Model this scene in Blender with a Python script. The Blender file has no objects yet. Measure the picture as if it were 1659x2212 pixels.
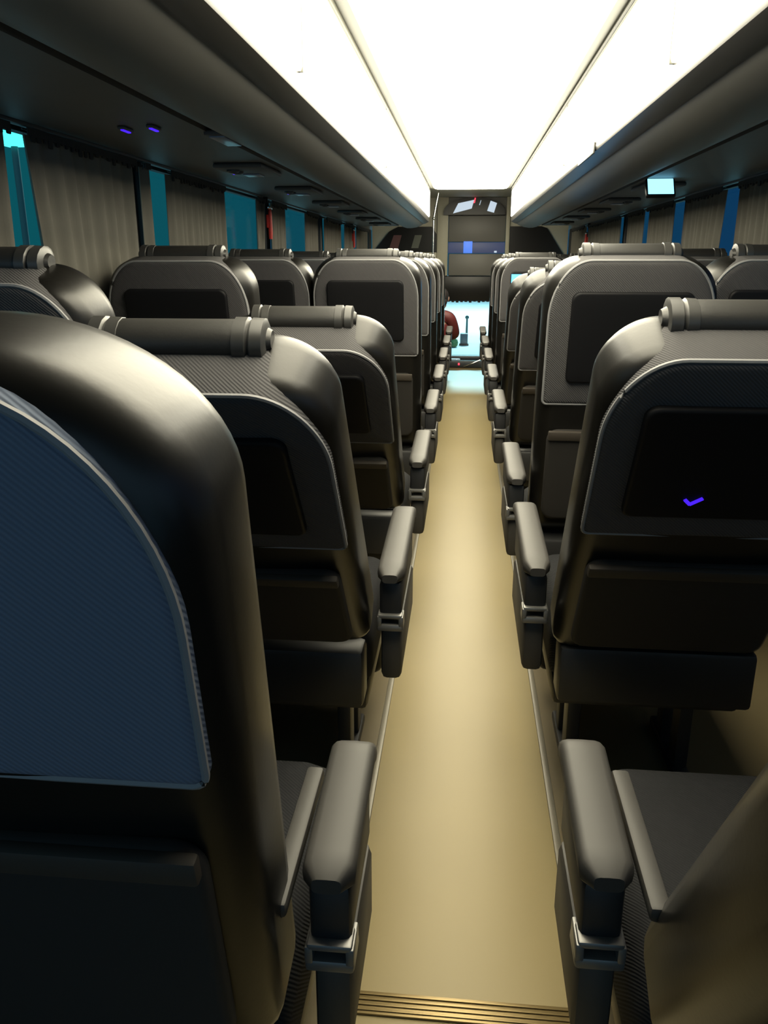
import bpy, bmesh, math, random
from mathutils import Vector, Matrix
random.seed(7)
scn = bpy.context.scene
COL = scn.collection
PI = math.pi
R = math.radians

# ------------------------------------------------------------------ materials
def nt(name):
    m = bpy.data.materials.new(name); m.use_nodes = True
    n = m.node_tree; b = n.nodes['Principled BSDF']
    return m, n, b

def mat(name, col, rough=.5, metal=0, spec=.5, vary=0, scale=40, bump=0, bscale=200, stretch=(1, 1, 1), coat=0):
    m, n, b = nt(name)
    b.inputs['Base Color'].default_value = (*col, 1)
    b.inputs['Roughness'].default_value = rough
    b.inputs['Metallic'].default_value = metal
    b.inputs['Specular IOR Level'].default_value = spec
    b.inputs['Coat Weight'].default_value = coat
    b.inputs['Coat Roughness'].default_value = .25
    tc = n.nodes.new('ShaderNodeTexCoord')
    mp = n.nodes.new('ShaderNodeMapping'); mp.inputs['Scale'].default_value = stretch
    n.links.new(tc.outputs['Object'], mp.inputs['Vector'])
    if vary:
        t = n.nodes.new('ShaderNodeTexNoise'); t.inputs['Scale'].default_value = scale
        t.inputs['Detail'].default_value = 4
        n.links.new(mp.outputs[0], t.inputs['Vector'])
        mx = n.nodes.new('ShaderNodeMix'); mx.data_type = 'RGBA'
        mx.inputs['A'].default_value = (*[c*(1-vary) for c in col], 1)
        mx.inputs['B'].default_value = (*[min(1, c*(1+vary)) for c in col], 1)
        n.links.new(t.outputs['Fac'], mx.inputs['Factor'])
        n.links.new(mx.outputs['Result'], b.inputs['Base Color'])
    if bump:
        t2 = n.nodes.new('ShaderNodeTexNoise'); t2.inputs['Scale'].default_value = bscale
        n.links.new(mp.outputs[0], t2.inputs['Vector'])
        bp = n.nodes.new('ShaderNodeBump'); bp.inputs['Strength'].default_value = bump
        bp.inputs['Distance'].default_value = .002
        n.links.new(t2.outputs['Fac'], bp.inputs['Height'])
        n.links.new(bp.outputs[0], b.inputs['Normal'])
    return m

def weave(name, col, dark, scale, rough=.85, spec=.3):
    m, n, b = nt(name)
    tc = n.nodes.new('ShaderNodeTexCoord')
    w = n.nodes.new('ShaderNodeTexWave'); w.bands_direction = 'DIAGONAL'
    w.inputs['Scale'].default_value = scale; w.inputs['Distortion'].default_value = .6
    n.links.new(tc.outputs['Object'], w.inputs['Vector'])
    mx = n.nodes.new('ShaderNodeMix'); mx.data_type = 'RGBA'
    mx.inputs['A'].default_value = (*dark, 1); mx.inputs['B'].default_value = (*col, 1)
    n.links.new(w.outputs['Fac'], mx.inputs['Factor'])
    n.links.new(mx.outputs['Result'], b.inputs['Base Color'])
    bp = n.nodes.new('ShaderNodeBump'); bp.inputs['Strength'].default_value = .4; bp.inputs['Distance'].default_value = .002
    n.links.new(w.outputs['Fac'], bp.inputs['Height']); n.links.new(bp.outputs[0], b.inputs['Normal'])
    b.inputs['Roughness'].default_value = rough; b.inputs['Specular IOR Level'].default_value = spec
    return m

def emit(name, col, s):
    m, n, b = nt(name)
    b.inputs['Base Color'].default_value = (.04, .04, .04, 1)
    b.inputs['Emission Color'].default_value = (*col, 1)
    b.inputs['Emission Strength'].default_value = s
    return m

def glass(name, tint, refl=.06):
    m, n, b = nt(name); n.nodes.remove(b)
    out = n.nodes['Material Output']
    t = n.nodes.new('ShaderNodeBsdfTransparent'); t.inputs[0].default_value = (*tint, 1)
    g = n.nodes.new('ShaderNodeBsdfGlossy'); g.inputs['Roughness'].default_value = .05
    lw = n.nodes.new('ShaderNodeLayerWeight'); lw.inputs['Blend'].default_value = .35
    p4 = n.nodes.new('ShaderNodeMath'); p4.operation = 'POWER'; p4.inputs[1].default_value = 4
    f = n.nodes.new('ShaderNodeMath'); f.operation = 'MULTIPLY_ADD'; f.inputs[1].default_value = .4; f.inputs[2].default_value = .03
    n.links.new(lw.outputs['Facing'], p4.inputs[0]); n.links.new(p4.outputs[0], f.inputs[0])
    mx = n.nodes.new('ShaderNodeMixShader')
    n.links.new(f.outputs[0], mx.inputs[0]); n.links.new(t.outputs[0], mx.inputs[1]); n.links.new(g.outputs[0], mx.inputs[2])
    n.links.new(mx.outputs[0], out.inputs[0])
    return m

M = dict(
    leather=mat('dark brown leather', (.0055, .005, .0042), .37, spec=.32, vary=.25, scale=14, bump=.05, bscale=160, coat=.13),
    shell=mat('seat shell plastic', (.010, .009, .008), .5, vary=.1),
    cover=weave('grey cover fabric', (.066, .064, .066), (.050, .049, .051), 105),
    bluecover=weave('blue cover fabric', (.135, .165, .225), (.105, .13, .18), 105),
    piping=mat('grey piping', (.20, .20, .205), .6),
    screen=mat('black screen', (.006, .006, .007), .55, spec=.15),
    pillow=mat('pillow leatherette', (.018, .0175, .0165), .45, spec=.45, vary=.15, bump=.1),
    strap=mat('pillow strap', (.032, .0315, .03), .38, spec=.6),
    cushion=weave('cushion fabric', (.020, .0205, .022), (.014, .0145, .0155), 105, spec=.12),
    pocket=mat('pocket mesh', (.012, .010, .008), .8),
    hem=mat('pocket hem', (.03, .023, .016), .7),
    pad=mat('armrest pad', (.034, .032, .029), .55, spec=.35, vary=.06, scale=20),
    panel=mat('armrest panel', (.012, .0125, .014), .5, vary=.1),
    bracket=mat('armrest bracket', (.15, .147, .14), .35, metal=.5),
    shield=mat('grey side shield', (.032, .029, .024), .55, vary=.08),
    legs=mat('seat legs', (.03, .03, .03), .45, metal=.5),
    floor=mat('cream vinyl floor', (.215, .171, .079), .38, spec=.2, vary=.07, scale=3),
    sidefloor=mat('shaded vinyl floor', (.12, .095, .05), .5, spec=.3, vary=.08, scale=5),  # same cream floor, darkened in colour for the shade of the seats
    trim=mat('floor edge trim', (.15, .135, .10), .4, metal=.2),
    brass=mat('brass threshold', (.20, .145, .06), .38, metal=.6, vary=.15, scale=30, stretch=(1, 20, 1)),
    ceil=mat('cream ceiling', (.40, .38, .31), .6, vary=.03),
    trimc=mat('ceiling trim', (.12, .12, .095), .5),
    gasket=mat('dark gasket', (.03, .03, .028), .5),
    rack=mat('rack trim vinyl', (.135, .13, .117), .5, spec=.5, vary=.05, scale=6),
    racklip=mat('rack lip', (.05, .048, .045), .35, spec=.6),
    service=mat('service panel', (.085, .082, .078), .55, vary=.1, scale=12),
    wall=mat('wall trim', (.10, .095, .085), .7, vary=.1),
    pillar=mat('window pillar', (.02, .02, .02), .6),
    curtain=mat('beige curtain', (.155, .147, .122), .85, spec=.2, vary=.12, scale=30, bump=.15, stretch=(1, 1, .2)),
    tape=mat('curtain tape', (.02, .02, .018), .8),
    rail=mat('curtain rail', (.015, .015, .015), .5),
    hook=mat('hook plastic', (.04, .04, .04), .5),
    red=mat('hammer red', (.55, .03, .02), .4),
    chrome=mat('chrome', (.75, .74, .70), .2, metal=1),
    frontgrey=mat('front panel grey', (.12, .116, .105), .5, vary=.05, scale=10),
    frontcream=mat('front frame cream', (.36, .34, .26), .5, vary=.04),
    frontdark=mat('front dark panel', (.012, .0115, .011), .3, spec=.2),
    dash=mat('dashboard', (.02, .025, .032), .5, vary=.15, scale=15),
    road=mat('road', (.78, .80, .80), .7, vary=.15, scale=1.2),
    leaf=mat('bush leaves', (.08, .22, .08), .8, vary=.4, scale=9),
    carpaint=mat('car paint', (.03, .08, .11), .35, spec=.7),
    tyre=mat('tyre', (.02, .02, .02), .8),
    pole=mat('pole grey', (.05, .12, .12), .6),
    skin=mat('skin', (.30, .17, .12), .5, vary=.08),
    hair=mat('hair', (.015, .012, .012), .5),
    maroon=mat('maroon jacket', (.085, .010, .011), .6, vary=.2, scale=18),
    trouser=mat('dark trousers', (.02, .02, .024), .7),
    lamp=emit('ceiling diffuser', (1, .925, .70), 13),
    strip=emit('cove diffuser', (1, .94, .75), 8.5),
    cyan=emit('cyan screen glow', (.25, .72, 1.0), 2.2),
    cyanlip=emit('cyan reflection glow', (.45, .95, 1.0), 3.0),
    blueled=emit('blue led', (.06, .012, 1.0), 1.25),
    dimled=emit('dim blue led', (.10, .05, 1.0), .8),
    teal=emit('teal led', (.02, .30, .28), .5),
    bluescreen=emit('blue seat screen', (.10, .52, 1.0), 2.4),
    pale=emit('pale lamp window', (.72, .86, 1.0), .75),
    bluestrip=emit('blue display strip', (.10, .16, .45), .22),
    bluetag=emit('blue display', (.08, .26, 1.0), .9),
    redled=emit('red led', (1, .03, .06), 2.5),
    streetlamp=emit('street lamp face', (.08, .85, .85), 2.6),
    glass=glass('tinted window glass', (.80, .95, .95)),
    screenglass=glass('windscreen glass', (.90, .98, .98)),
)

# ------------------------------------------------------------------ mesh helpers
class MB:
    def __init__(s): s.v = []; s.f = []
    def add(s, v, f):
        o = len(s.v); s.v += [tuple(p) for p in v]; s.f += [tuple(i+o for i in q) for q in f]; return s
    def box(s, x0, x1, y0, y1, z0, z1, bev=0, seg=2, rot=None, piv=None):
        bm = bmesh.new(); bmesh.ops.create_cube(bm, size=1)
        for v in bm.verts:
            v.co = Vector(((x0+x1)/2+v.co.x*(x1-x0), (y0+y1)/2+v.co.y*(y1-y0), (z0+z1)/2+v.co.z*(z1-z0)))
        if bev: bmesh.ops.bevel(bm, geom=bm.edges[:], offset=bev, segments=seg, affect='EDGES', profile=.5)
        if rot:
            pv = Vector(piv) if piv else Vector(((x0+x1)/2, (y0+y1)/2, (z0+z1)/2))
            for v in bm.verts: v.co = pv+rot @ (v.co-pv)
        bm.verts.index_update()
        s.add([v.co[:] for v in bm.verts], [[v.index for v in f.verts] for f in bm.faces]); bm.free(); return s
    def rings(s, rings, cap=True, closed=True):
        n = len(rings[0]); v = [p for r in rings for p in r]; f = []
        for k in range(len(rings)-1):
            for i in range(n if closed else n-1):
                j = (i+1) % n; f.append((k*n+i, k*n+j, (k+1)*n+j, (k+1)*n+i))
        if cap and closed:
            f.append(tuple(range(n))[::-1]); f.append(tuple(range((len(rings)-1)*n, len(rings)*n)))
        return s.add(v, f)
    def tube(s, pts, r, n=8, closed=False):
        pts = [Vector(p) for p in pts]; rr = r if isinstance(r, (list, tuple)) else [r]*len(pts); rings = []
        for i, p in enumerate(pts):
            a = pts[i-1] if (i or closed) else p; b = pts[(i+1) % len(pts)] if (i < len(pts)-1 or closed) else p
            t = (b-a).normalized(); up = Vector((0, 0, 1)) if abs(t.z) < .9 else Vector((1, 0, 0))
            u = t.cross(up).normalized(); w = u.cross(t)
            rings.append([tuple(p+rr[i]*(math.cos(q)*u+math.sin(q)*w)) for q in [2*PI*k/n for k in range(n)]])
        if closed: rings.append(rings[0])
        return s.rings(rings, cap=not closed)
    def ball(s, c, r, n=12, m=8):
        r = r if isinstance(r, (list, tuple)) else (r, r, r); rg = []
        for k in range(m+1):
            a = PI*(k+.001*(k == 0)-.001*(k == m))/m
            rg.append([(c[0]+r[0]*math.sin(a)*math.cos(2*PI*i/n), c[1]+r[1]*math.sin(a)*math.sin(2*PI*i/n), c[2]-r[2]*math.cos(a)) for i in range(n)])
        return s.rings(rg)
    def mesh(s, name, m, angle=38):
        me = bpy.data.meshes.new(name); me.from_pydata(s.v, [], s.f)
        bm = bmesh.new(); bm.from_mesh(me); bmesh.ops.recalc_face_normals(bm, faces=bm.faces[:]); bm.to_mesh(me); bm.free()
        me.materials.append(m)
        me.polygons.foreach_set('use_smooth', [True]*len(me.polygons)); me.set_sharp_from_angle(angle=R(angle)); me.update()
        return me

def link(name, me, parent=None, loc=(0, 0, 0), rot=(0, 0, 0)):
    o = bpy.data.objects.new(name, me); COL.objects.link(o); o.parent = parent
    o.location = loc; o.rotation_euler = rot; return o
def obj(name, mb, m, parent=None, loc=(0, 0, 0), rot=(0, 0, 0), angle=38):
    return link(name, mb.mesh(name, m, angle), parent, loc, rot)
def tag(o, label, cat, group=None):
    o['label'] = label; o['category'] = cat
    if group: o['group'] = group
    return o
def thing(name, label, cat, loc=(0, 0, 0), group=None, rz=0):
    o = bpy.data.objects.new(name, None); COL.objects.link(o); o.location = loc; o.rotation_euler = (0, 0, rz)
    o.empty_display_size = .1
    return tag(o, label, cat, group)
def struct(name, mb, m, parent=None):
    o = obj(name, mb, m, parent)
    if parent is None: o['kind'] = 'structure'
    return o
def plab(o, l): o['label'] = l; return o

ORD = ['nearest', 'second', 'third', 'fourth', 'fifth', 'sixth', 'seventh', 'eighth']

# ------------------------------------------------------------------ the shell of the coach
Y0, YE, YF = -1.3, 8.40, 9.70
LY = .72                      # the lit ceiling starts here; the rear bay above the camera is unlit
HW = 1.12
PIL = [.96, 2.84, 4.62, 6.35, 8.12, 9.66]
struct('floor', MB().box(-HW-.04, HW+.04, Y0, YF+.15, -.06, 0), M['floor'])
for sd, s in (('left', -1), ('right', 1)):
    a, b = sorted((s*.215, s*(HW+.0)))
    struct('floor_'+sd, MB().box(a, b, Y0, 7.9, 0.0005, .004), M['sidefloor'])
    a, b = sorted((s*.200, s*.216))
    struct('trim_'+('1' if s < 0 else '2'), MB().box(a, b, Y0, 7.9, .0005, .007, .002), M['trim'])
    x0, x1 = sorted((s*HW, s*(HW+.05)))
    struct('wall_'+sd, MB().box(x0, x1, Y0, YF+.15, 0, .84), M['wall'])
    struct('wall_upper_'+sd, MB().box(x0, x1, Y0, YF+.15, 1.52, 1.95), M['wall'])
    for i, y in enumerate(PIL):
        struct('window_pillar_%s' % sd, MB().box(*sorted((s*(HW-.012), s*(HW+.045))), y-.045, y+.045, .84, 1.52, .006), M['pillar'])
    for i in range(5):
        ya, yb = PIL[i]+.045, PIL[i+1]-.045
        n = (i+1) if s < 0 else (i+6)
        x0w, x1w = sorted((s*(HW+.004), s*(HW+.03)))
        fr = MB().box(x0w, x1w, ya, yb, .84, .862).box(x0w, x1w, ya, yb, 1.50, 1.52).box(x0w, x1w, ya, ya+.014, .862, 1.50).box(x0w, x1w, yb-.014, yb, .862, 1.50)
        w = struct('window_%d' % n, fr, M['pillar'])
        obj('window_pane', MB().box(*sorted((s*(HW+.012), s*(HW+.017))), ya+.014, yb-.014, .862, 1.50), M['glass'], w)
struct('baseboard_left', MB().box(-HW, -HW+.03, Y0, 7.9, .004, .10, .008), M['panel'])
struct('baseboard_right', MB().box(HW-.03, HW, Y0, 7.9, .004, .10, .008), M['panel'])
# ceiling skin above racks and lamps
struct('ceiling', MB().box(-HW-.05, HW+.05, Y0, YF+.15, 1.95, 2.0), M['ceil'])
ff = MB().box(-1.0, 1.0, YE, YF, 1.855, 1.90)
struct('ceiling_front', ff, M['ceil'])
struct('ceiling_rear', MB().box(-.40, .40, Y0, LY-.004, 1.852, 1.90), M['rack'])
# luggage racks with a glowing cove strip on the aisle face
PROF = [(.408, 1.90), (.408, 1.575), (.445, 1.532), (.475, 1.513), (.52, 1.497), (.57, 1.490), (.61, 1.491), (.645, 1.500), (.668, 1.515), (.685, 1.524), (1.115, 1.524), (1.115, 1.90)]
for sd, s in (('left', -1), ('right', 1)):
    t = thing('luggage_rack', 'long grey padded luggage rack running above the %s windows' % sd, 'luggage rack', (s*.75, 0, 1.49))
    mb = MB()
    rg = [[(s*x-s*.75, y, z-1.49) for x, z in PROF] for y in (Y0, 1.6, 4.9, YE)]
    mb.rings(rg); obj('rack_body', mb, M['rack'], t, angle=30)
    lip = [(.398, 1.590), (.402, 1.590), (.412, 1.580), (.446, 1.537), (.449, 1.529), (.440, 1.529), (.400, 1.548), (.395, 1.56)]
    obj('rack_lip', MB().rings([[(s*x-s*.75, y, z-1.49) for x, z in lip] for y in (Y0, YE)]), M['racklip'], t)
    obj('service_channel', MB().box(*sorted((s*.69-s*.75, s*1.068-s*.75)), Y0, YE-.02, .020, .0335), M['service'], t)
    lm = thing('cove_light', 'long slanting cream light strip along the aisle face of the %s rack' % sd, 'light strip', (s*.40, 0, 1.72))
    ys = [LY, 1.95, 3.9, 5.85, 7.5, YE-.005]
    for i in range(len(ys)-1):
        pf = [(-.001, .108), (-.006, .108), (-.010, .100), (-.010, -.120), (-.006, -.128), (-.001, -.128)]
        a, b = ys[i]+.004, ys[i+1]-.004
        if i == len(ys)-2:
            r2 = [[(s*(-x if 0 else x), a, z) for x, z in pf], [(s*x, b-.02-.0*(z), z) for x, z in pf]]
        else: r2 = [[(s*x, a, z) for x, z in pf], [(s*x, b, z) for x, z in pf]]
        obj('diffuser', MB().rings(r2), M['strip'], lm)
    for i in range(1, len(ys)-1):
        obj('joint_cover', MB().box(*sorted((s*-.0115, s*-.001)), ys[i]-.004, ys[i]+.004, -.13, .11), M['trimc'], lm)
    obj('upper_trim', MB().box(*sorted((s*-.012, s*0)), LY, YE, .108, .131, .002), M['trimc'], lm)
    if s > 0: obj('gasket', MB().box(s*-.018, s*-.012, LY, YE, .112, .122, .001), M['gasket'], lm)
# central ceiling lamp
cl = thing('ceiling_light', 'wide glowing cream ceiling panel running the length of the aisle', 'ceiling light', (0, 0, 1.85))
def rrect(hx, y0, y1, r, n=6):
    p = []
    for cx, cy, a in ((hx-r, y1-r, 0), (-hx+r, y1-r, 90), (-hx+r, y0+r, 180), (hx-r, y0+r, 270)):
        p += [(cx+r*math.cos(R(a+90*k/n)), cy+r*math.sin(R(a+90*k/n))) for k in range(n+1)]
    return p
mb = MB()
mb.rings([[(x, y, .018) for x, y in rrect(.350, LY, YE-.03, .09)], [(x, y, 0) for x, y in rrect(.350, LY, YE-.03, .09)], [(x, y, -.012) for x, y in rrect(.335, LY+.015, YE-.05, .08)]])
obj('diffuser', mb, M['lamp'], cl)
obj('lamp_frame', MB().box(-.398, -.352, LY, YE, -.002, .02).box(.352, .398, LY, YE, -.002, .02).box(-.352, .352, YE-.028, YE, -.002, .02), M['trimc'], cl)

# brass strip across the floor
ts = MB().box(-.198, .198, 1.028, 1.072, .0005, .005, .0015)
for k in range(4): ts.box(-.196, .196, 1.033+.010*k, 1.037+.010*k, .005, .0075, .001)
tag(obj('threshold_strip', ts, M['brass']), 'ribbed brass strip across the cream aisle floor', 'floor strip')

# ------------------------------------------------------------------ seats
HB = .215; HGT = .785
def outline(hw, z0, z1, rx, ry, rb, ins, n=16):
    hw -= ins; z0 += ins; z1 -= ins
    rx = max(rx-ins*.6, .01); ry = max(ry-ins*.6, .01); rb = max(rb-ins*.5, .004); p = []
    for k in range(n+1):
        a = R(90*k/n); p.append((hw-rx+rx*math.cos(a), z1-ry+ry*math.sin(a)))
    for k in range(n+1):
        a = R(90+90*k/n); p.append((-hw+rx+rx*math.cos(a), z1-ry+ry*math.sin(a)))
    for k in range(5):
        a = R(180+90*k/4); p.append((-hw+rb+rb*math.cos(a), z0+rb+rb*math.sin(a)))
    for k in range(5):
        a = R(270+90*k/4); p.append((hw-rb+rb*math.cos(a), z0+rb+rb*math.sin(a)))
    return p
def slab(o, yr, yf, rr, rf=None, crown=0, n=5):
    """rounded cushion-like slab: o = outline args, yr rear depth, yf front depth"""
    rf = rf or rr; rings = []
    hw, z0, z1 = o[:3]; cz = (z0+z1)/2
    def put(pts, y, s=1, c=0):
        return [(x*s, y-c*(1-s*s), cz+(z-cz)*s) for x, z in pts]
    base = outline(*o, rr)
    for s in (.02, .3, .55, .8): rings.append(put(base, yr, s, crown))
    for k in range(n+1):
        a = R(90*k/n); rings.append(put(outline(*o, rr*(1-math.sin(a))), yr+rr*(1-math.cos(a))))
    for k in range(n+1):
        a = R(90*k/n); rings.append(put(outline(*o, rf*(1-math.cos(a))), yf-rf*(1-math.sin(a))))
    base = outline(*o, rf)
    for s in (.8, .55, .3, .02): rings.append(put(base, yf, s, -crown))
    return MB().rings(rings)

SHELL = (HB, .02, HGT, .09, .10, .03)
SHELL0 = (HB, .02, .738, .17, .13, .03); COVER0 = (HB-.020, .405, .726, .145, .18, .012)
COVER = (HB-.010, .415, HGT+.005, .10, .15, .012)
me_back0 = slab(SHELL0, 0, .155, .05, .05, .006).mesh('backrest', M['leather'])
me_back = slab(SHELL, 0, .145, .042, .05, .006).mesh('backrest', M['leather'])
mbs = slab(COVER, -.008, .105, .013, .03, .006)
me_cover = mbs.mesh('headrest_cover', M['cover'])
me_cover_b = slab(COVER0, -.008, .05, .012, .01, .006).mesh('headrest_cover', M['bluecover'])
pp = [(x, -.002, z) for x, z in outline(*COVER, .001)]
pp0 = [(x, -.003, z) for x, z in outline(*COVER0, .001)]
me_pipe0 = MB().tube(pp0, .0034, 6, closed=True).mesh('piping', M['piping'])
me_pipe = MB().tube(pp, .0034, 6, closed=True).mesh('piping', M['piping'])
scr = slab((.150, .480, .715, .022, .022, .015), -.022, .0, .006)
me_screen = scr.mesh('seat_screen', M['screen'])
ck = MB()
for (xa, za, xb, zb) in ((-.012, .014, -.002, .003), (-.003, .003, .015, .018)):
    d = Vector((xb-xa, zb-za)); nn = Vector((-d.y, d.x)).normalized()*.0026
    ck.rings([[(xa+nn.x, y, za+nn.y), (xb+nn.x, y, zb+nn.y), (xb-nn.x, y, zb-nn.y), (xa-nn.x, y, za-nn.y)] for y in (-.0015, .0015)])
me_check = ck.mesh('status_light', M['blueled'])
me_pict = MB().box(-.145, .145, -.0015, .0015, .08, .21).mesh('screen_picture', M['bluescreen'])
# pillow across the top front of the back
pr = []
L = .130
for k in range(13):
    x = -L+2*L*k/12; e = abs(x)/L
    r = .024*(1-.55*max(0, (e-.72)/.28)**2)
    pr.append((x, r))
mbp = MB(); mbp.rings([[(x, .100+r*1.3*math.cos(2*PI*i/14), .789+r*math.sin(2*PI*i/14)) for i in range(14)] for x, r in pr])
me_pillow = mbp.mesh('headrest_pillow', M['pillow'])
def strapmesh(x):
    m = MB(); rr = [(x-.022, .033), (x-.020, .0385), (x-.003, .0385), (x, .0345), (x+.004, .038), (x+.020, .037), (x+.024, .030)]
    m.rings([[(q, .100+(r-.012)*1.3*math.cos(2*PI*i/14), .789+(r-.012)*math.sin(2*PI*i/14)) for i in range(14)] for q, r in rr])
    return m.mesh('pillow_strap', M['strap'])
me_strapL, me_strapR = strapmesh(-.10), strapmesh(.10)
# rear pocket and hem
me_pocket = slab((.185, .075, .345, .03, .03, .03), -.020, .004, .010).mesh('seat_pocket', M['pocket'])
me_hem = MB().box(-.183, .183, -.027, -.013, .318, .345, .004).mesh('pocket_hem', M['hem'])
# cushion, base, legs
cu = MB(); rg = []
for (ins, z) in ((.05, .305), (.02, .31), (.004, .325), (0, .345), (0, .405), (.006, .432), (.022, .448), (.06, .456), (.14, .452)):
    rg.append([(x, y, z) for x, y in [(a, .27+b) for a, b in rrect(HB-.005-ins, -.24+ins, .24-ins, max(.05-ins*.3, .01))]])
cu.rings(rg); me_cushion = cu.mesh('seat_cushion', M['cushion'])
me_frame = MB().box(-.20, .20, .04, .48, .255, .306, .012).box(-.20, .20, -.03, .05, .30, .43, .012).mesh('seat_frame', M['legs'])
def legmesh(x): return MB().box(x-.02, x+.02, .10, .40, .0045, .03, .006).box(x-.016, x+.016, .16, .22, .028, .258, .005).box(x-.016, x+.016, .30, .35, .028, .258, .005).mesh('leg', M['legs'])
me_legA, me_legB = legmesh(-.13), legmesh(.13)
me_legrest = slab((.19, .10, .30, .03, .03, .03), .485, .525, .012).mesh('leg_rest', M['leather'])
# armrests
def armmeshes(length, y0):
    m = MB(); rg = []
    n = 14
    for k in range(n+1):
        t = k/n; y = y0+length*t
        e = min(1, min(t, 1-t)*n/1.6+.55); hx = .0275*e; hz = .016*e
        zc = .603+.018*t-.03*max(0, t-.85)/.15*.6
        rg.append([(hx*sgn(math.cos(a))*abs(math.cos(a))**.5, y, zc+hz*sgn(math.sin(a))*abs(math.sin(a))**.5) for a in [2*PI*i/16 for i in range(16)]])
    m.rings(rg); pad = m.mesh('armrest', M['pad'])
    pan = MB().box(-.022, .022, y0+.015, y0+length*.80, .515, .590, .008).mesh('armrest_panel', M['panel'])
    br = MB().box(-.026, .026, y0+.005, y0+.05, .488, .503, .004).box(-.024, .024, y0+.005, y0+.035, .515, .524, .003)
    br.box(-.026, -.017, y0+.005, y0+.045, .498, .52, .002).box(.017, .026, y0+.005, y0+.045, .498, .52, .002)
    br = br.mesh('armrest_bracket', M['bracket'])
    sh = MB().box(-.020, .022, y0+.02, y0+length*.9, .372, .486, .012).mesh('side_shield', M['shield'])
    return pad, pan, br, sh
def sgn(v): return 1 if v >= 0 else -1
ARM = armmeshes(.45, -.05); ARM0 = armmeshes(.24, .06)
me_rail = MB().box(-.011, .011, .04, .27, .578, .596, .005).mesh('armrest_rail', M['pad'])

def seat(sd, col, row, y, tilt, label, screen=True, check=False, lit=False, blue=False):
    s = -1 if sd == 'left' else 1
    X = s*(.395 if col == 'aisle' else .832) if s > 0 else -((.400 if row == 0 else .410) if col == 'aisle' else .843)
    t = thing('coach_seat', label, 'seat', (X, y, 0), 'reclining coach seats in rows')
    th = R(tilt); P = (0, 0, .39 if (sd, col, row) == ('right', 'aisle', 1) else .42); rot = (th, 0, 0)
    b = link('backrest', me_back0 if row == 0 else me_back, t, P, rot)
    c = link('headrest_cover', me_cover_b if row == 0 else me_cover, t, P, rot)
    if blue: plab(c, 'blue woven fabric cover')
    link('piping', me_pipe0 if row == 0 else me_pipe, c)
    if screen:
        q = link('seat_screen', me_screen, t, P, rot)
        if check: link('status_light', me_check, q, (-.045 if check == 1 else -.05, -.0232, .515))
        if lit: link('screen_picture', me_pict, q, (0, -.0232, .49))
    if row > 0:
        p = link('headrest_pillow', me_pillow, t, P, rot)
        link('pillow_strap', me_strapL, p); link('pillow_strap', me_strapR, p)
    k = link('seat_pocket', me_pocket, t, P, rot); link('pocket_hem', me_hem, k)
    link('seat_cushion', me_cushion, t); f = link('seat_frame', me_frame, t)
    link('leg', me_legA, t); link('leg', me_legB, t); link('leg_rest', me_legrest, t)
    if col == 'aisle':
        am = ARM0 if row == 0 else ARM
        a = link('armrest', am[0], t, (-s*.257, 0, 0))
        link('armrest_panel', am[1], a); link('armrest_bracket', am[2], a); link('side_shield', am[3], a)
        if row == 0: link('armrest_rail', me_rail, a, (s*.048, 0, 0))
    return t

PIV = [.59+.925*i for i in range(8)]
LT = [11, 39, 43, 10, 10, 10, 10, 10]
RT = [32, 31, 10, 27, 33, 6, 10, 10]
LL = ['blue-backed seat nearest the camera on the left of the aisle',
      'dark screen-backed seat leaning back behind the blue-backed one, aisle side',
      'most deeply reclined seat, third along the left side of the aisle',
      'upright seat with black screen, fourth along the left of the aisle',
      'fifth upright seat along the left of the aisle, edge showing only',
      'sixth upright seat along the left of the aisle, thin edge showing',
      'seventh seat along the left of the aisle, thin edge near the person',
      'last seat on the left of the aisle, beside the maroon person']
RL = ['deeply reclined dark seat at the lower right corner of the photo',
      'big leaning seat with blue tick light, at the right edge of the photo',
      'upright grey-backed seat with blue tick light, second whole back along the right of the aisle',
      'upright seat just ahead of the grey one with the tick light, right of the aisle',
      'fifth seat along the right of the aisle, its grey edge showing',
      'seat with a glowing blue screen on the right of the aisle',
      'seventh seat along the right of the aisle, mostly hidden by the lit screen seat',
      'last seat on the right of the aisle, near the windscreen']
for i in range(8):
    seat('left', 'aisle', i, PIV[i], LT[i], LL[i], screen=i > 0, blue=(i == 0))
    seat('right', 'aisle', i, PIV[i]+{0: .03, 1: .065, 2: -.17, 3: .03, 4: .05}.get(i, 0), RT[i], RL[i], check=(1 if i == 1 else 2 if i == 2 else False), lit=(i == 5))
WL = {1: 'window seat with bright shoulder, nearest in view beneath the left curtains', 2: 'window seat with broad dark back under the first teal gap, left side',
      3: 'window seat under the second teal gap, left side', 4: 'window seat under the red hammer, left side', 5: 'fifth window seat back along the left curtains', 6: 'sixth window seat back along the left curtains', 7: 'foremost window seat on the left, below the dark pane'}
WR = {2: 'dark window seat with bright shoulder at the right edge of the photo', 3: 'window seat beneath the right curtains, next ahead of the one at the edge', 4: 'fourth window seat back along the right curtains', 5: 'fifth window seat back along the right curtains',
      6: 'sixth window seat back along the right curtains', 7: 'foremost window seat on the right, below the dark pane'}
for i in range(1, 8): seat('left', 'window', i, PIV[i]+.02, [0, 20, 11, 10, 10, 10, 10, 10][i], WL[i])
for i in range(2, 8): seat('right', 'window', i, PIV[i]+.02, 10, WR[i])

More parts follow.
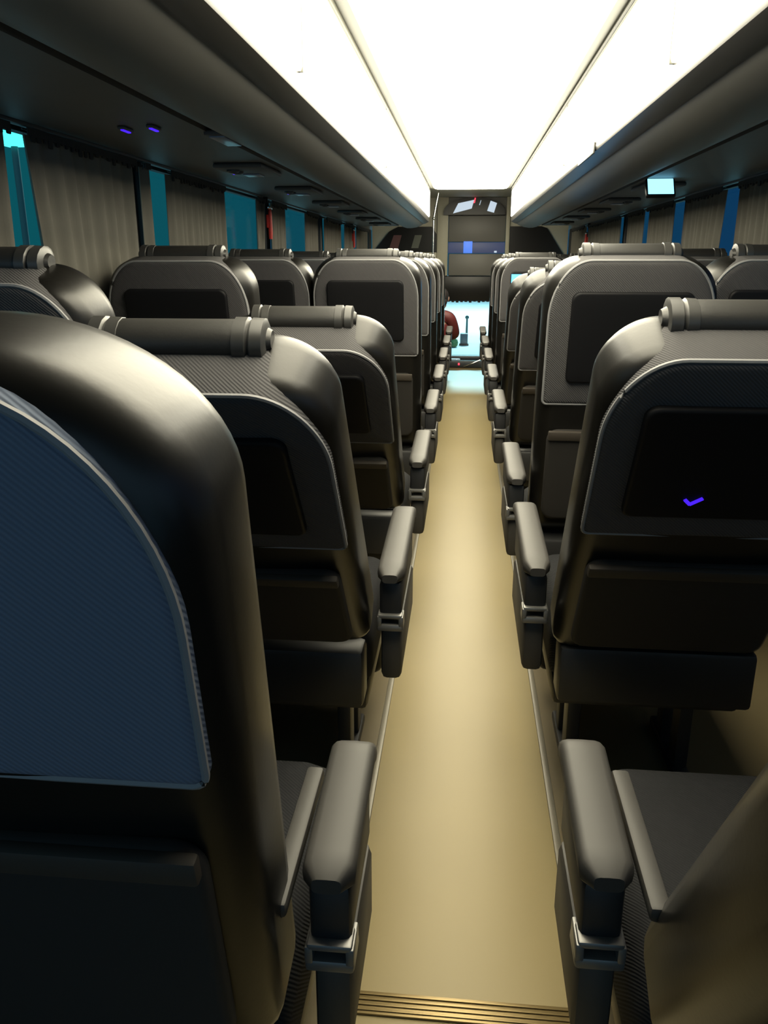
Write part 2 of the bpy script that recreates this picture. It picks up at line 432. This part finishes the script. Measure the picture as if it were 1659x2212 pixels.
# ------------------------------------------------------------------ curtains, rails, hammers
def curtain(s, y0, y1, label, b0=None, b1=None, zt=1.487, zb=.83, seed=0):
    rnd = random.Random(seed)
    b0 = y0 if b0 is None else b0; b1 = y1 if b1 is None else b1
    y0, y1, b0, b1 = [q*1.022 for q in (y0, y1, b0, b1)]
    yc = (y0+y1)/2
    o = thing('window_curtain', label, 'curtain', (s*1.083, yc, zb), 'pleated window curtains')
    n = max(10, int((y1-y0)/.0085)); m = 10
    ph = [rnd.random()*6 for _ in range(4)]; wl = rnd.uniform(.062, .085)
    front = []; back = []
    for j in range(m+1):
        t = j/m; z = zb+(zt-zb)*t
        rf, rb_ = [], []
        for i in range(n+1):
            u = i/n; ya = y0+(y1-y0)*u; yb = b0+(b1-b0)*u; y = yb+(ya-yb)*t
            q = (ya-y0)/wl*2*PI
            d = .011*math.sin(q+ph[0]+.35*math.sin(q*.37+ph[1]))+.005*math.sin(q*.31+ph[2])
            d *= 1-.35*t
            rf.append((s*(d-.0012), y-yc, z-zb)); rb_.append((s*(d+.0012), y-yc, z-zb))
        front.append(rf); back.append(rb_[::-1])
    mb = MB(); mb.rings([f+b for f, b in zip(front, back)])
    obj('fabric', mb, M['curtain'], o, angle=60)
    tp = MB().box(*sorted((s*-.0170, s*-.0125)), y0-yc, y1-yc, zt-zb-.006, zt-zb+.013, .001, 1); y = y0+.012
    while y < y1-.01:
        w = rnd.uniform(.010, .024); h = rnd.uniform(.008, .024)
        tp.box(*sorted((s*-.0175, s*-.012)), y-yc, min(y+w, y1)-yc, zt-zb-h, zt-zb+.004, .002, 1); y += w+rnd.uniform(.004, .022)
    obj('gathering_tape', tp, M['tape'], o)
    hk = MB().tube([(0, y0-yc+.002, zt-zb+.010), (0, y1-yc-.002, zt-zb+.010)], .002, 6); nh = max(2, int((y1-y0)/.11))
    for k in range(nh):
        yy = y0+(k+.5)*(y1-y0)/nh-yc
        hk.tube([(0, yy, zt-zb-.008), (s*-.006, yy, zt-zb+.006), (0, yy, zt-zb+.012)], .0022, 6)
    obj('hook_tape', hk, M['hook'], o)
    return o
CLS = [(1.25, 1.895, 'sliver of beige curtain at the left edge of the photo', None, 1.87),
       (1.97, 2.625, 'wide beige curtain with slanting pleats nearest on the left', 2.05, 2.615),
       (2.70, 2.742, 'thin beige curtain sliver beside the first teal gap', None, None),
       (2.935, 3.60, 'beige curtain between the two wide teal gaps', None, None),
       (4.155, 4.355, 'narrow tapering beige curtain before the nearer left red hammer', 4.16, 4.25),
       (4.46, 4.83, 'beige curtain just beyond the nearer left red hammer', None, None),
       (5.45, 5.90, 'beige curtain beyond the third teal gap, left side', None, None),
       (6.22, 6.98, 'beige curtain second from the far left red hammer', None, None),
       (7.22, 7.76, 'beige curtain just before the far left red hammer', None, None),
       (7.95, 8.90, 'foremost beige curtain on the left, next to the dark pane', None, None)]
for k, (a, b, l, c, d) in enumerate(CLS): curtain(-1, a, b, l, c, d, seed=k+1)
CRS = [(2.9, 3.575, 'beige curtain cut by the right edge of the photo', 2.9, 3.56),
       (3.79, 4.40, 'beige curtain between the two blue gaps on the right', 3.90, 4.40),
       (4.64, 5.30, 'beige curtain just beyond the farther blue gap, right side', None, None),
       (5.40, 5.90, 'beige curtain between two dark slits, right side', 5.44, 5.88),
       (6.20, 7.78, 'long beige curtain behind the far right red hammer', None, None),
       (7.98, 8.95, 'foremost beige curtain on the right, next to the dark pane', None, None)]
for k, (a, b, l, c, d) in enumerate(CRS): curtain(1, a, b, l, c, d, seed=k+31)
for sd, s in (('left', -1), ('right', 1)):
    r = MB().box(*sorted((s*1.072, s*1.094)), Y0, 8.9, 1.5022, 1.523, .003)
    tag(obj('curtain_rail', r, M['rail']), 'dark curtain rail along the top of the %s windows' % sd, 'curtain rail')
def hammer(s, y, z, label):
    t = thing('emergency_hammer', label, 'emergency hammer', (s*1.05, y, z), 'red window hammers')
    obj('holder', MB().box(*sorted((s*-.006, s*.006)), -.012, .012, -.035, .03, .003), M['red'], t)
    obj('hanger', MB().box(*sorted((s*-.002, s*.003)), -.010, .010, .02, 1.505-z, .001).box(*sorted((s*-.002, s*.019)), -.010, .010, 1.495-z, 1.505-z, .001), M['tape'], t)
    obj('handle', MB().tube([(s*-.012, 0, -.09), (s*-.012, 0, -.06), (s*-.012, 0, .03), (s*-.012, 0, .06)], [.009, .011, .010, .008], 10), M['red'], t)
    obj('head', MB().tube([(s*-.012, -.035, .062), (s*-.012, -.025, .062), (s*-.012, .025, .062), (s*-.012, .038, .062)], [.003, .010, .010, .003], 10), M['chrome'], t)
hammer(-1, 4.37, 1.39, 'nearer red hammer on the left window pillar')
hammer(-1, 7.66, 1.39, 'far red hammer among the left curtains')
hammer(1, 7.80, 1.36, 'red hammer among the right curtains near the front')

# ------------------------------------------------------------------ overhead service units, small screen, glowing rack reflection
def unit(sd, k, y, lens, led, label):
    s = -1 if sd == 'left' else 1
    t = thing('service_unit', label, 'service unit', (s*.80, y, 1.507), 'overhead service units')
    obj('housing', MB().box(-.085, .085, -.16, .16, -.014, .0025, .007), M['service'], t)
    for yy in (-.10, -.045):
        v = MB().rings([[(s*.03+r*math.cos(2*PI*i/16), yy+r*math.sin(2*PI*i/16), z) for i in range(16)] for r, z in ((.022, -.013), (.022, -.020), (.016, -.022), (.013, -.017), (.003, -.016))])
        obj('air_vent', v, M['racklip'], t)
    obj('lens', MB().box(-.03, .03, .03, .11, -.0185, -.0135, .002), lens, t)
    if led: obj('indicator_light', MB().box(s*.055-.003, s*.055+.003, -.005, .005, -.020, -.013, .001), led, t)
dim = mat('dull lens', (.22, .26, .34), .3)
LU = ['', 'nearest overhead unit under the left rack, just beyond the two blue lamps', 'second overhead unit in view under the left rack', 'third overhead unit in view under the left rack', 'fourth overhead unit in view under the left rack',
      'fifth overhead unit in view under the left rack', 'foremost overhead unit under the left rack']
RU = ['nearest overhead unit under the right rack, with teal light, beside the cyan screen', 'second overhead unit in view under the right rack', 'third overhead unit in view under the right rack', 'fourth overhead unit in view under the right rack', 'foremost overhead unit under the right rack']
for k in range(1, 7): unit('left', k, 2.15+.925*k-.03, dim, M['dimled'] if k < 3 else None, LU[k])
for k in range(5): unit('right', k, 3.90+.925*k, dim, M['teal'] if k == 0 else None, RU[k])
def led(x, y, label):
    t = thing('indicator_lamp', label, 'indicator light', (x, y, 1.5085), 'small blue lamps under the rack')
    obj('bezel', MB().box(-.009, .009, -.03, .03, -.006, .001, .002), M['service'], t)
    obj('lens', MB().box(-.004, .004, -.024, .024, -.009, -.005, .001), M['blueled'], t)
led(-.868, 2.117, 'left one of two small blue lamps under the left rack'); led(-.79, 2.10, 'right one of two small blue lamps under the left rack')
rl = thing('reading_lamp', 'dull pale reading lamp lens on the underside of the left rack', 'reading lamp', (-.668, 2.30, 1.5095))
obj('housing', MB().box(-.03, .03, -.10, .10, -.008, .004, .003), M['service'], rl)
obj('lens', MB().box(-.02, .02, -.085, .085, -.012, -.007, .001), dim, rl)
ds = thing('overhead_screen', 'small cyan glowing screen folded down under the right rack', 'screen', (.742, 3.60, 1.506))
obj('hinge_mount', MB().box(-.05, .05, -.012, .03, -.012, .0035, .002), M['frontdark'], ds)
obj('housing', MB().box(-.058, .058, -.01, .01, -.085, -.0, .006, rot=Matrix.Rotation(R(-35), 3, 'X'), piv=(0, 0, 0)), M['frontdark'], ds)
obj('display', MB().box(-.050, .050, -.0125, -.0095, -.078, -.006, .001, rot=Matrix.Rotation(R(-35), 3, 'X'), piv=(0, 0, 0)), M['cyan'], ds)
dl = thing('rack_reflection', 'small glowing cyan reflection on the edge of the right rack', 'display', (.404, 3.20, 1.553))  # reflection on the rack lip, put in as a glowing plate
obj('housing', MB().box(-.0135, -.0085, -.20, .20, -.014, .020, .001), M['racklip'], dl)  # backing added only to carry the glowing reflection plate
obj('display', MB().box(-.0155, -.0130, -.18, .18, -.010, .016, .0008), M['cyanlip'], dl)  # emissive face standing in for the cyan reflection

# ------------------------------------------------------------------ front of the coach
F = YF
fw = MB()
fw.box(-.36, -.235, F-.05, F+.02, 1.02, 1.86, .008)            # posts
fw.box(.405, .45, F-.05, F+.02, 1.02, 1.86, .008)
fw.box(-1.10, -.36, F-.06, F+.02, 1.19, 1.275, .01)            # ledges
fw.box(.45, 1.10, F-.06, F+.02, 1.12, 1.20, .01)
fw.box(-1.10, -.36, F-.0, F+.02, 1.275, 1.86)
fw.box(.45, 1.10, F-.0, F+.02, 1.20, 1.86)
fw.box(-1.10, -1.0, F-.02, F+.02, 0, 1.19).box(1.0, 1.10, F-.02, F+.02, 0, 1.12)
struct('wall_front', fw, M['frontcream'])
ph = thing('front_panel', 'grey hatch panel with a blue strip hanging over the windscreen', 'panel', (.085, F-.03, 1.02))
obj('upper_panel', MB().box(-.318, .318, -.015, .03, .365, .645, .012), M['frontgrey'], ph)
obj('display_strip', MB().box(-.316, .316, -.012, .03, .245, .362, .006), M['bluestrip'], ph)
obj('display', MB().box(-.145, -.045, -.020, -.011, .245, .372, .003), M['bluetag'], ph)
obj('display', MB().box(.20, .23, -.018, -.011, .250, .27, .003), M['pale'], ph)
obj('lower_panel', MB().box(-.31, .31, -.02, .03, .0, .240, .012), M['frontgrey'], ph)
struct('wall_front_top', MB().box(-.36, .45, F-.002, F+.04, 1.655, 1.86), M['frontgrey'])
hd = thing('header_console', 'dark arched console with two pale lit windows under the ceiling end', 'console', (.05, F-.10, 1.67))
arch = [(-.34, 0), (.34, 0), (.34, .03)]+[(.34*math.cos(R(a)), .03+.155*math.sin(R(a))) for a in range(15, 180, 15)]+[(-.34, .03)]
obj('console_body', MB().rings([[(x, y, z) for x, z in arch] for y in (0, .09)]), M['frontdark'], hd)
def quad(p, y0, y1): return MB().rings([[(x, y, z) for x, z in p] for y in (y0, y1)])
obj('lit_window', quad([(-.235, .015), (-.03, .065), (-.005, .155), (-.18, .12)], -.006, .001), M['pale'], hd)
obj('lit_window', quad([(.14, .04), (.215, .02), (.245, .12), (.175, .145)], -.006, .001), M['pale'], hd)
obj('red_light', quad([(-.012, .12), (.003, .125), (.012, .175), (0, .175)], -.008, .001), M['redled'], hd)
obj('white_light', quad([(.05, .10), (.058, .10), (.072, .15), (.066, .15)], -.006, .001), M['pale'], hd)
def pane(p, label):
    t = thing('dark_pane', label, 'dark pane', (0, F-.02, 1.2), 'dark panes beside the front panel')
    obj('glass_sheet', quad(p, -.02, .015), M['frontdark'], t); return t
t = pane([(-1.085, .08), (-.365, .08), (-.365, .27), (-.42, .35), (-.80, .35), (-.90, .30)], 'dark slant-ended pane left of the front panel, with two painted reflections')
obj('red_reflection', quad([(-.90+.0, .12), (-.80, .12), (-.76, .26), (-.85, .26)], -.024, -.019), mat('painted red reflection', (.10, .035, .035), .6), t)  # red reflection in the dark glass, painted as a flat quad
obj('grey_reflection', quad([(-.65, .12), (-.57, .12), (-.53, .26), (-.61, .26)], -.024, -.019), mat('painted grey reflection', (.09, .095, .075), .6), t)  # pale reflection in the dark glass, painted the same way
pane([(.455, 0), (1.09, 0), (.86, .33), (.80, .35), (.455, .35)], 'dark slant-ended pane right of the front panel')
sv = MB().box(-1.0, 1.0, F-.01, F+.03, .745, 1.02, .01)
for k in range(40):
    x = -.98+k*.05; sv.box(x, x+.03, F, F+.01, .745-.012-.012*random.random(), .75)
tag(obj('sun_blind', sv, M['frontdark']), 'black sun blind with a fringed lower edge across the windscreen top', 'sun blind')
ws = MB().box(-1.0, 1.0, F+.03, F+.06, .735, .76).box(-1.0, 1.0, F+.03, F+.06, .08, .12).box(-1.02, -1.0, F+.03, F+.06, .08, .76).box(1.0, 1.02, F+.03, F+.06, .08, .76)
w = struct('window_11', ws, M['pillar']); w['label'] = 'windscreen'
obj('window_pane', MB().box(-1.0, 1.0, F+.042, F+.048, .12, .735), M['screenglass'], w)
da = thing('dashboard', 'dark dashboard with red lights below the bright windscreen', 'dashboard', (0, F-.17, 0))
obj('body', MB().box(-.98, .98, -.06, .17, .001, .085, .02).box(-.98, .98, .05, .17, .08, .125, .015), M['dash'], da)
obj('instrument_hood', MB().box(-.22, -.06, -.05, .06, .083, .10, .012), mat('pale dash hood', (.30, .36, .45), .4), da)
for x, z in ((-.215, .05), (-.075, .045)): obj('warning_light', MB().box(x-.010, x+.010, -.066, -.058, z-.012, z+.012, .002), M['redled'], da)
obj('warning_light', MB().box(-.11, -.095, -.055, -.048, .093, .103, .002), M['pale'], da)
obj('wiper_lever', MB().tube([(-.02, -.07, .02), (.08, -.10, .06), (.20, -.06, .11)], .005, 6), M['chrome'], da)
hr = thing('handrail', 'bright metal handrail post left of the aisle at the front', 'handrail', (-.375, 9.0, .004))
obj('post', MB().tube([(0, 0, .03), (0, 0, 1.0), (0, 0, 1.60), (.02, 0, 1.72), (.045, 0, 1.852)], .011, 10), M['chrome'], hr)
obj('base_flange', MB().tube([(0, 0, 0), (0, 0, .02), (0, 0, .03)], [.03, .03, .014], 14), M['chrome'], hr)
obj('elbow_joint', MB().ball((0, 0, 1.60), .018), M['chrome'], hr)

# ------------------------------------------------------------------ person at the front
def skin_mesh(name, verts, edges, radii, m, sub=2):
    me = bpy.data.meshes.new(name+'_cage'); me.from_pydata(verts, edges, []); o = bpy.data.objects.new(name+'_cage', me); COL.objects.link(o)
    md = o.modifiers.new('Skin', 'SKIN'); md.use_smooth_shade = True
    sd = o.modifiers.new('Sub', 'SUBSURF'); sd.levels = sub; sd.render_levels = sub
    for v, r in zip(me.skin_vertices[0].data, radii): v.radius = r if isinstance(r, tuple) else (r, r)
    me.skin_vertices[0].data[0].use_root = True
    bpy.context.view_layer.update()
    dg = bpy.context.evaluated_depsgraph_get()
    out = bpy.data.meshes.new_from_object(o.evaluated_get(dg)); out.name = name
    bpy.data.objects.remove(o); out.materials.clear(); out.materials.append(m)
    for p in out.polygons: p.use_smooth = True; p.material_index = 0
    return out
def person(loc):
    t = thing('person', 'person in a maroon jacket seated low beside the aisle at the front', 'person', loc)
    V = [(0, 0, .21)]; E = []; RR = [(.13, .10)]
    def add(p, r, par): V.append(p); RR.append(r); E.append((par, len(V)-1)); return len(V)-1
    w = add((0, .03, .33), (.115, .085), 0); ch = add((.01, .08, .46), (.135, .095), w); nk0 = add((.01, .11, .565), (.06, .05), ch)
    nk = add((.028, .125, .61), .042, nk0); hd0 = add((.05, .145, .665), (.062, .066), nk); add((.062, .15, .735), (.066, .078), hd0)
    for s in (-1, 1):
        sh = add((.01+s*.15, .09, .525), .052, nk0); el = add((s*.215, .17, .34), .040, sh); wr = add((s*.13, .33, .30), .026, el)
        pm = add((s*.115, .385, .295), (.034, .018), wr)
        for f in range(4):
            dx = (f-1.5)*.017; l = (.9, 1, .95, .75)[f]
            k1 = add((s*.115+dx, .425+.0*l, .29), .0095, pm); k2 = add((s*.115+dx*1.1, .425+.032*l, .275), .0085, k1); add((s*.115+dx*1.1, .425+.045*l, .252), .0075, k2)
        th = add((s*.115-s*.035, .40, .285), .010, pm); add((s*.115-s*.045, .43, .272), .0085, th)
        hip = add((s*.075, .02, .20), .085, 0); kn = add((s*.11, .38, .215), .06, hip); an = add((s*.11, .40, .055), .037, kn); add((s*.115, .50, .024), (.036, .022), an)
    body = link('body', skin_mesh('body', V, E, RR, M['skin'], 2), t)
    V = [(0, .0, .20)]; E = []; RR = [(.145, .115)]
    w = add((0, .03, .33), (.13, .10), 0); ch = add((.01, .08, .46), (.15, .11), w); nk0 = add((.01, .108, .555), (.085, .07), ch); add((.01, .118, .588), (.058, .055), nk0)
    for s in (-1, 1):
        sh = add((.01+s*.15, .09, .525), .066, nk0); el = add((s*.215, .17, .34), .054, sh); add((s*.145, .305, .306), .038, el)
    link('jacket', skin_mesh('jacket', V, E, RR, M['maroon'], 2), t)
    V = [(0, .01, .19)]; E = []; RR = [(.14, .105)]
    for s in (-1, 1):
        hip = add((s*.075, .05, .20), .096, 0); kn = add((s*.11, .38, .215), .072, hip); add((s*.11, .40, .075), .05, kn)
    link('trousers', skin_mesh('trousers', V, E, RR, M['trouser'], 2), t)
    for s in (-1, 1): obj('shoe', MB().ball((s*.113, .46, .030), (.045, .105, .030), 14, 8), M['trouser'], t)
    hm = MB().ball((.055, .138, .722), (.082, .088, .088), 18, 12); hm.ball((.055, .10, .67), (.070, .05, .055), 14, 8); obj('hair', hm, M['hair'], t)
    for s in (-1, 1): obj('ear', MB().ball((.055+s*.079, .155, .695), (.010, .018, .024), 10, 8), M['skin'], t)
    obj('nose', MB().ball((.055, .232, .69), (.011, .018, .02), 10, 8), M['skin'], t)
    for s in (-1, 1): obj('eye', MB().ball((.055+s*.028, .214, .712), (.012, .010, .008), 10, 8), M['chrome'], t)
    obj('mouth', MB().ball((.055, .218, .652), (.022, .008, .006), 10, 8), M['red'], t)
person((-.325, 8.28, .125))
cs = thing('crew_stool', 'low dark stool beneath the person in maroon', 'stool', (-.325, 8.28, 0))
obj('cushion', MB().box(-.16, .16, -.13, .17, .175, .215, .015), M['leather'], cs)
for x in (-.13, .13):
    for y in (-.10, .14): obj('leg', MB().box(x-.012, x+.012, y-.012, y+.012, 0.001, .178, .003), M['legs'], cs)

# ------------------------------------------------------------------ outside
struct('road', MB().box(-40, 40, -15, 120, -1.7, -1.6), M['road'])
def bush(loc, r, label):
    b = bmesh.new(); bmesh.ops.create_icosphere(b, subdivisions=4, radius=r)
    for v in b.verts:
        n = v.co.normalized(); q = math.sin(n.x*9+1)*math.sin(n.y*8)*math.sin(n.z*10+2)
        v.co = n*r*(1+.16*q+.10*random.random())
    me = bpy.data.meshes.new('bush'); b.to_mesh(me); b.free(); me.materials.append(M['leaf'])
    t = thing('bush', label, 'bush', loc)
    link('foliage', me, t, (0, 0, r*.95)); obj('stem', MB().tube([(0, 0, 0), (0, 0, r)], r*.12, 8), M['tyre'], t)
bush((-.38, 27.5, -1.6), .15, 'round green bush seen through the windscreen')
c = thing('bollard', 'dark teal box-shaped bollard on the bright road ahead of the windscreen', 'bollard', (-.03, 28.2, -1.6))
obj('box', MB().box(-.13, .13, -.12, .12, .05, .40, .03), M['carpaint'], c)
obj('base', MB().box(-.16, .16, -.15, .15, 0, .05, .01), M['tyre'], c)
pl = thing('street_pole', 'thin dark post standing beyond the bollard through the windscreen', 'post', (.06, 29.5, -1.6))
obj('post', MB().tube([(0, 0, 0), (0, 0, .55), (0, 0, .80)], [.045, .04, .035], 10), M['pole'], pl); obj('cap', MB().ball((0, 0, .84), .07), M['pole'], pl)
# street lamp beyond the left window
sl = thing('street_lamp', 'cyan glowing street lamp box outside the nearest left window gap', 'street lamp', (-6.0, 11.11, -1.6))
obj('post', MB().tube([(0, .0, 0), (0, 0, 4.24)], .045, 10), M['pole'], sl)
obj('lamp_box', MB().box(-.13, .13, -.10, .10, 4.22, 4.46, .015), M['streetlamp'], sl)
obj('cap', MB().box(-.16, .16, -.13, .13, 4.45, 4.49, .01), M['pole'], sl)
# unseen area light added to brighten the road and the front floor
fl = bpy.data.lights.new('road_fill_light', 'AREA'); fl.shape = 'RECTANGLE'; fl.size = 12; fl.size_y = 6; fl.energy = 10500; fl.color = (.55, .93, 1.0)
fo = bpy.data.objects.new('road_fill_light', fl); COL.objects.link(fo); fo.location = (2, 42, 13)
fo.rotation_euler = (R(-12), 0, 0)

# ------------------------------------------------------------------ sky
w = bpy.data.worlds.new('night sky'); scn.world = w; w.use_nodes = True
n = w.node_tree; bg = n.nodes['Background']
tc = n.nodes.new('ShaderNodeTexCoord'); sp = n.nodes.new('ShaderNodeSeparateXYZ'); n.links.new(tc.outputs['Generated'], sp.inputs[0])
rp = n.nodes.new('ShaderNodeValToRGB'); mr = n.nodes.new('ShaderNodeMapRange'); mr.inputs['From Min'].default_value = -1; mr.inputs['From Max'].default_value = 1
n.links.new(sp.outputs['X'], mr.inputs['Value']); n.links.new(mr.outputs[0], rp.inputs[0])
rp.color_ramp.elements[0].color = (.005, .095, .120, 1); rp.color_ramp.elements[0].position = .3
rp.color_ramp.elements[1].color = (.006, .035, .12, 1); rp.color_ramp.elements[1].position = .7
mc = n.nodes.new('ShaderNodeMix'); mc.data_type = 'RGBA'; mc.inputs['B'].default_value = (.045, .080, .110, 1)
m3 = n.nodes.new('ShaderNodeMapRange'); m3.inputs['From Min'].default_value = .1; m3.inputs['From Max'].default_value = -.7
n.links.new(sp.outputs['Y'], m3.inputs['Value']); n.links.new(m3.outputs[0], mc.inputs['Factor']); n.links.new(rp.outputs[0], mc.inputs['A'])
n.links.new(mc.outputs['Result'], bg.inputs['Color'])
m2 = n.nodes.new('ShaderNodeMapRange'); m2.inputs['From Min'].default_value = .1; m2.inputs['From Max'].default_value = -.7; m2.inputs['To Min'].default_value = 1; m2.inputs['To Max'].default_value = 5.2  # sky behind the camera raised as an added fill on the seat backs
n.links.new(sp.outputs['Y'], m2.inputs['Value']); n.links.new(m2.outputs[0], bg.inputs['Strength'])

# ------------------------------------------------------------------ camera
cam = bpy.data.cameras.new('camera'); co = bpy.data.objects.new('camera', cam); COL.objects.link(co)
cam.sensor_fit = 'VERTICAL'; cam.sensor_height = 24; cam.lens = 1750/2212*24; cam.clip_start = .02
co.location = (-.022, 0, 1.2); co.rotation_euler = (R(90-17.33), 0, R(5.55))
scn.camera = co
scn.view_settings.view_transform = 'Standard'; scn.view_settings.look = 'None'; scn.view_settings.gamma = 1; scn.view_settings.exposure = 0
scn.cycles.use_denoising = True
scn.cycles.max_bounces = 8; scn.cycles.diffuse_bounces = 5
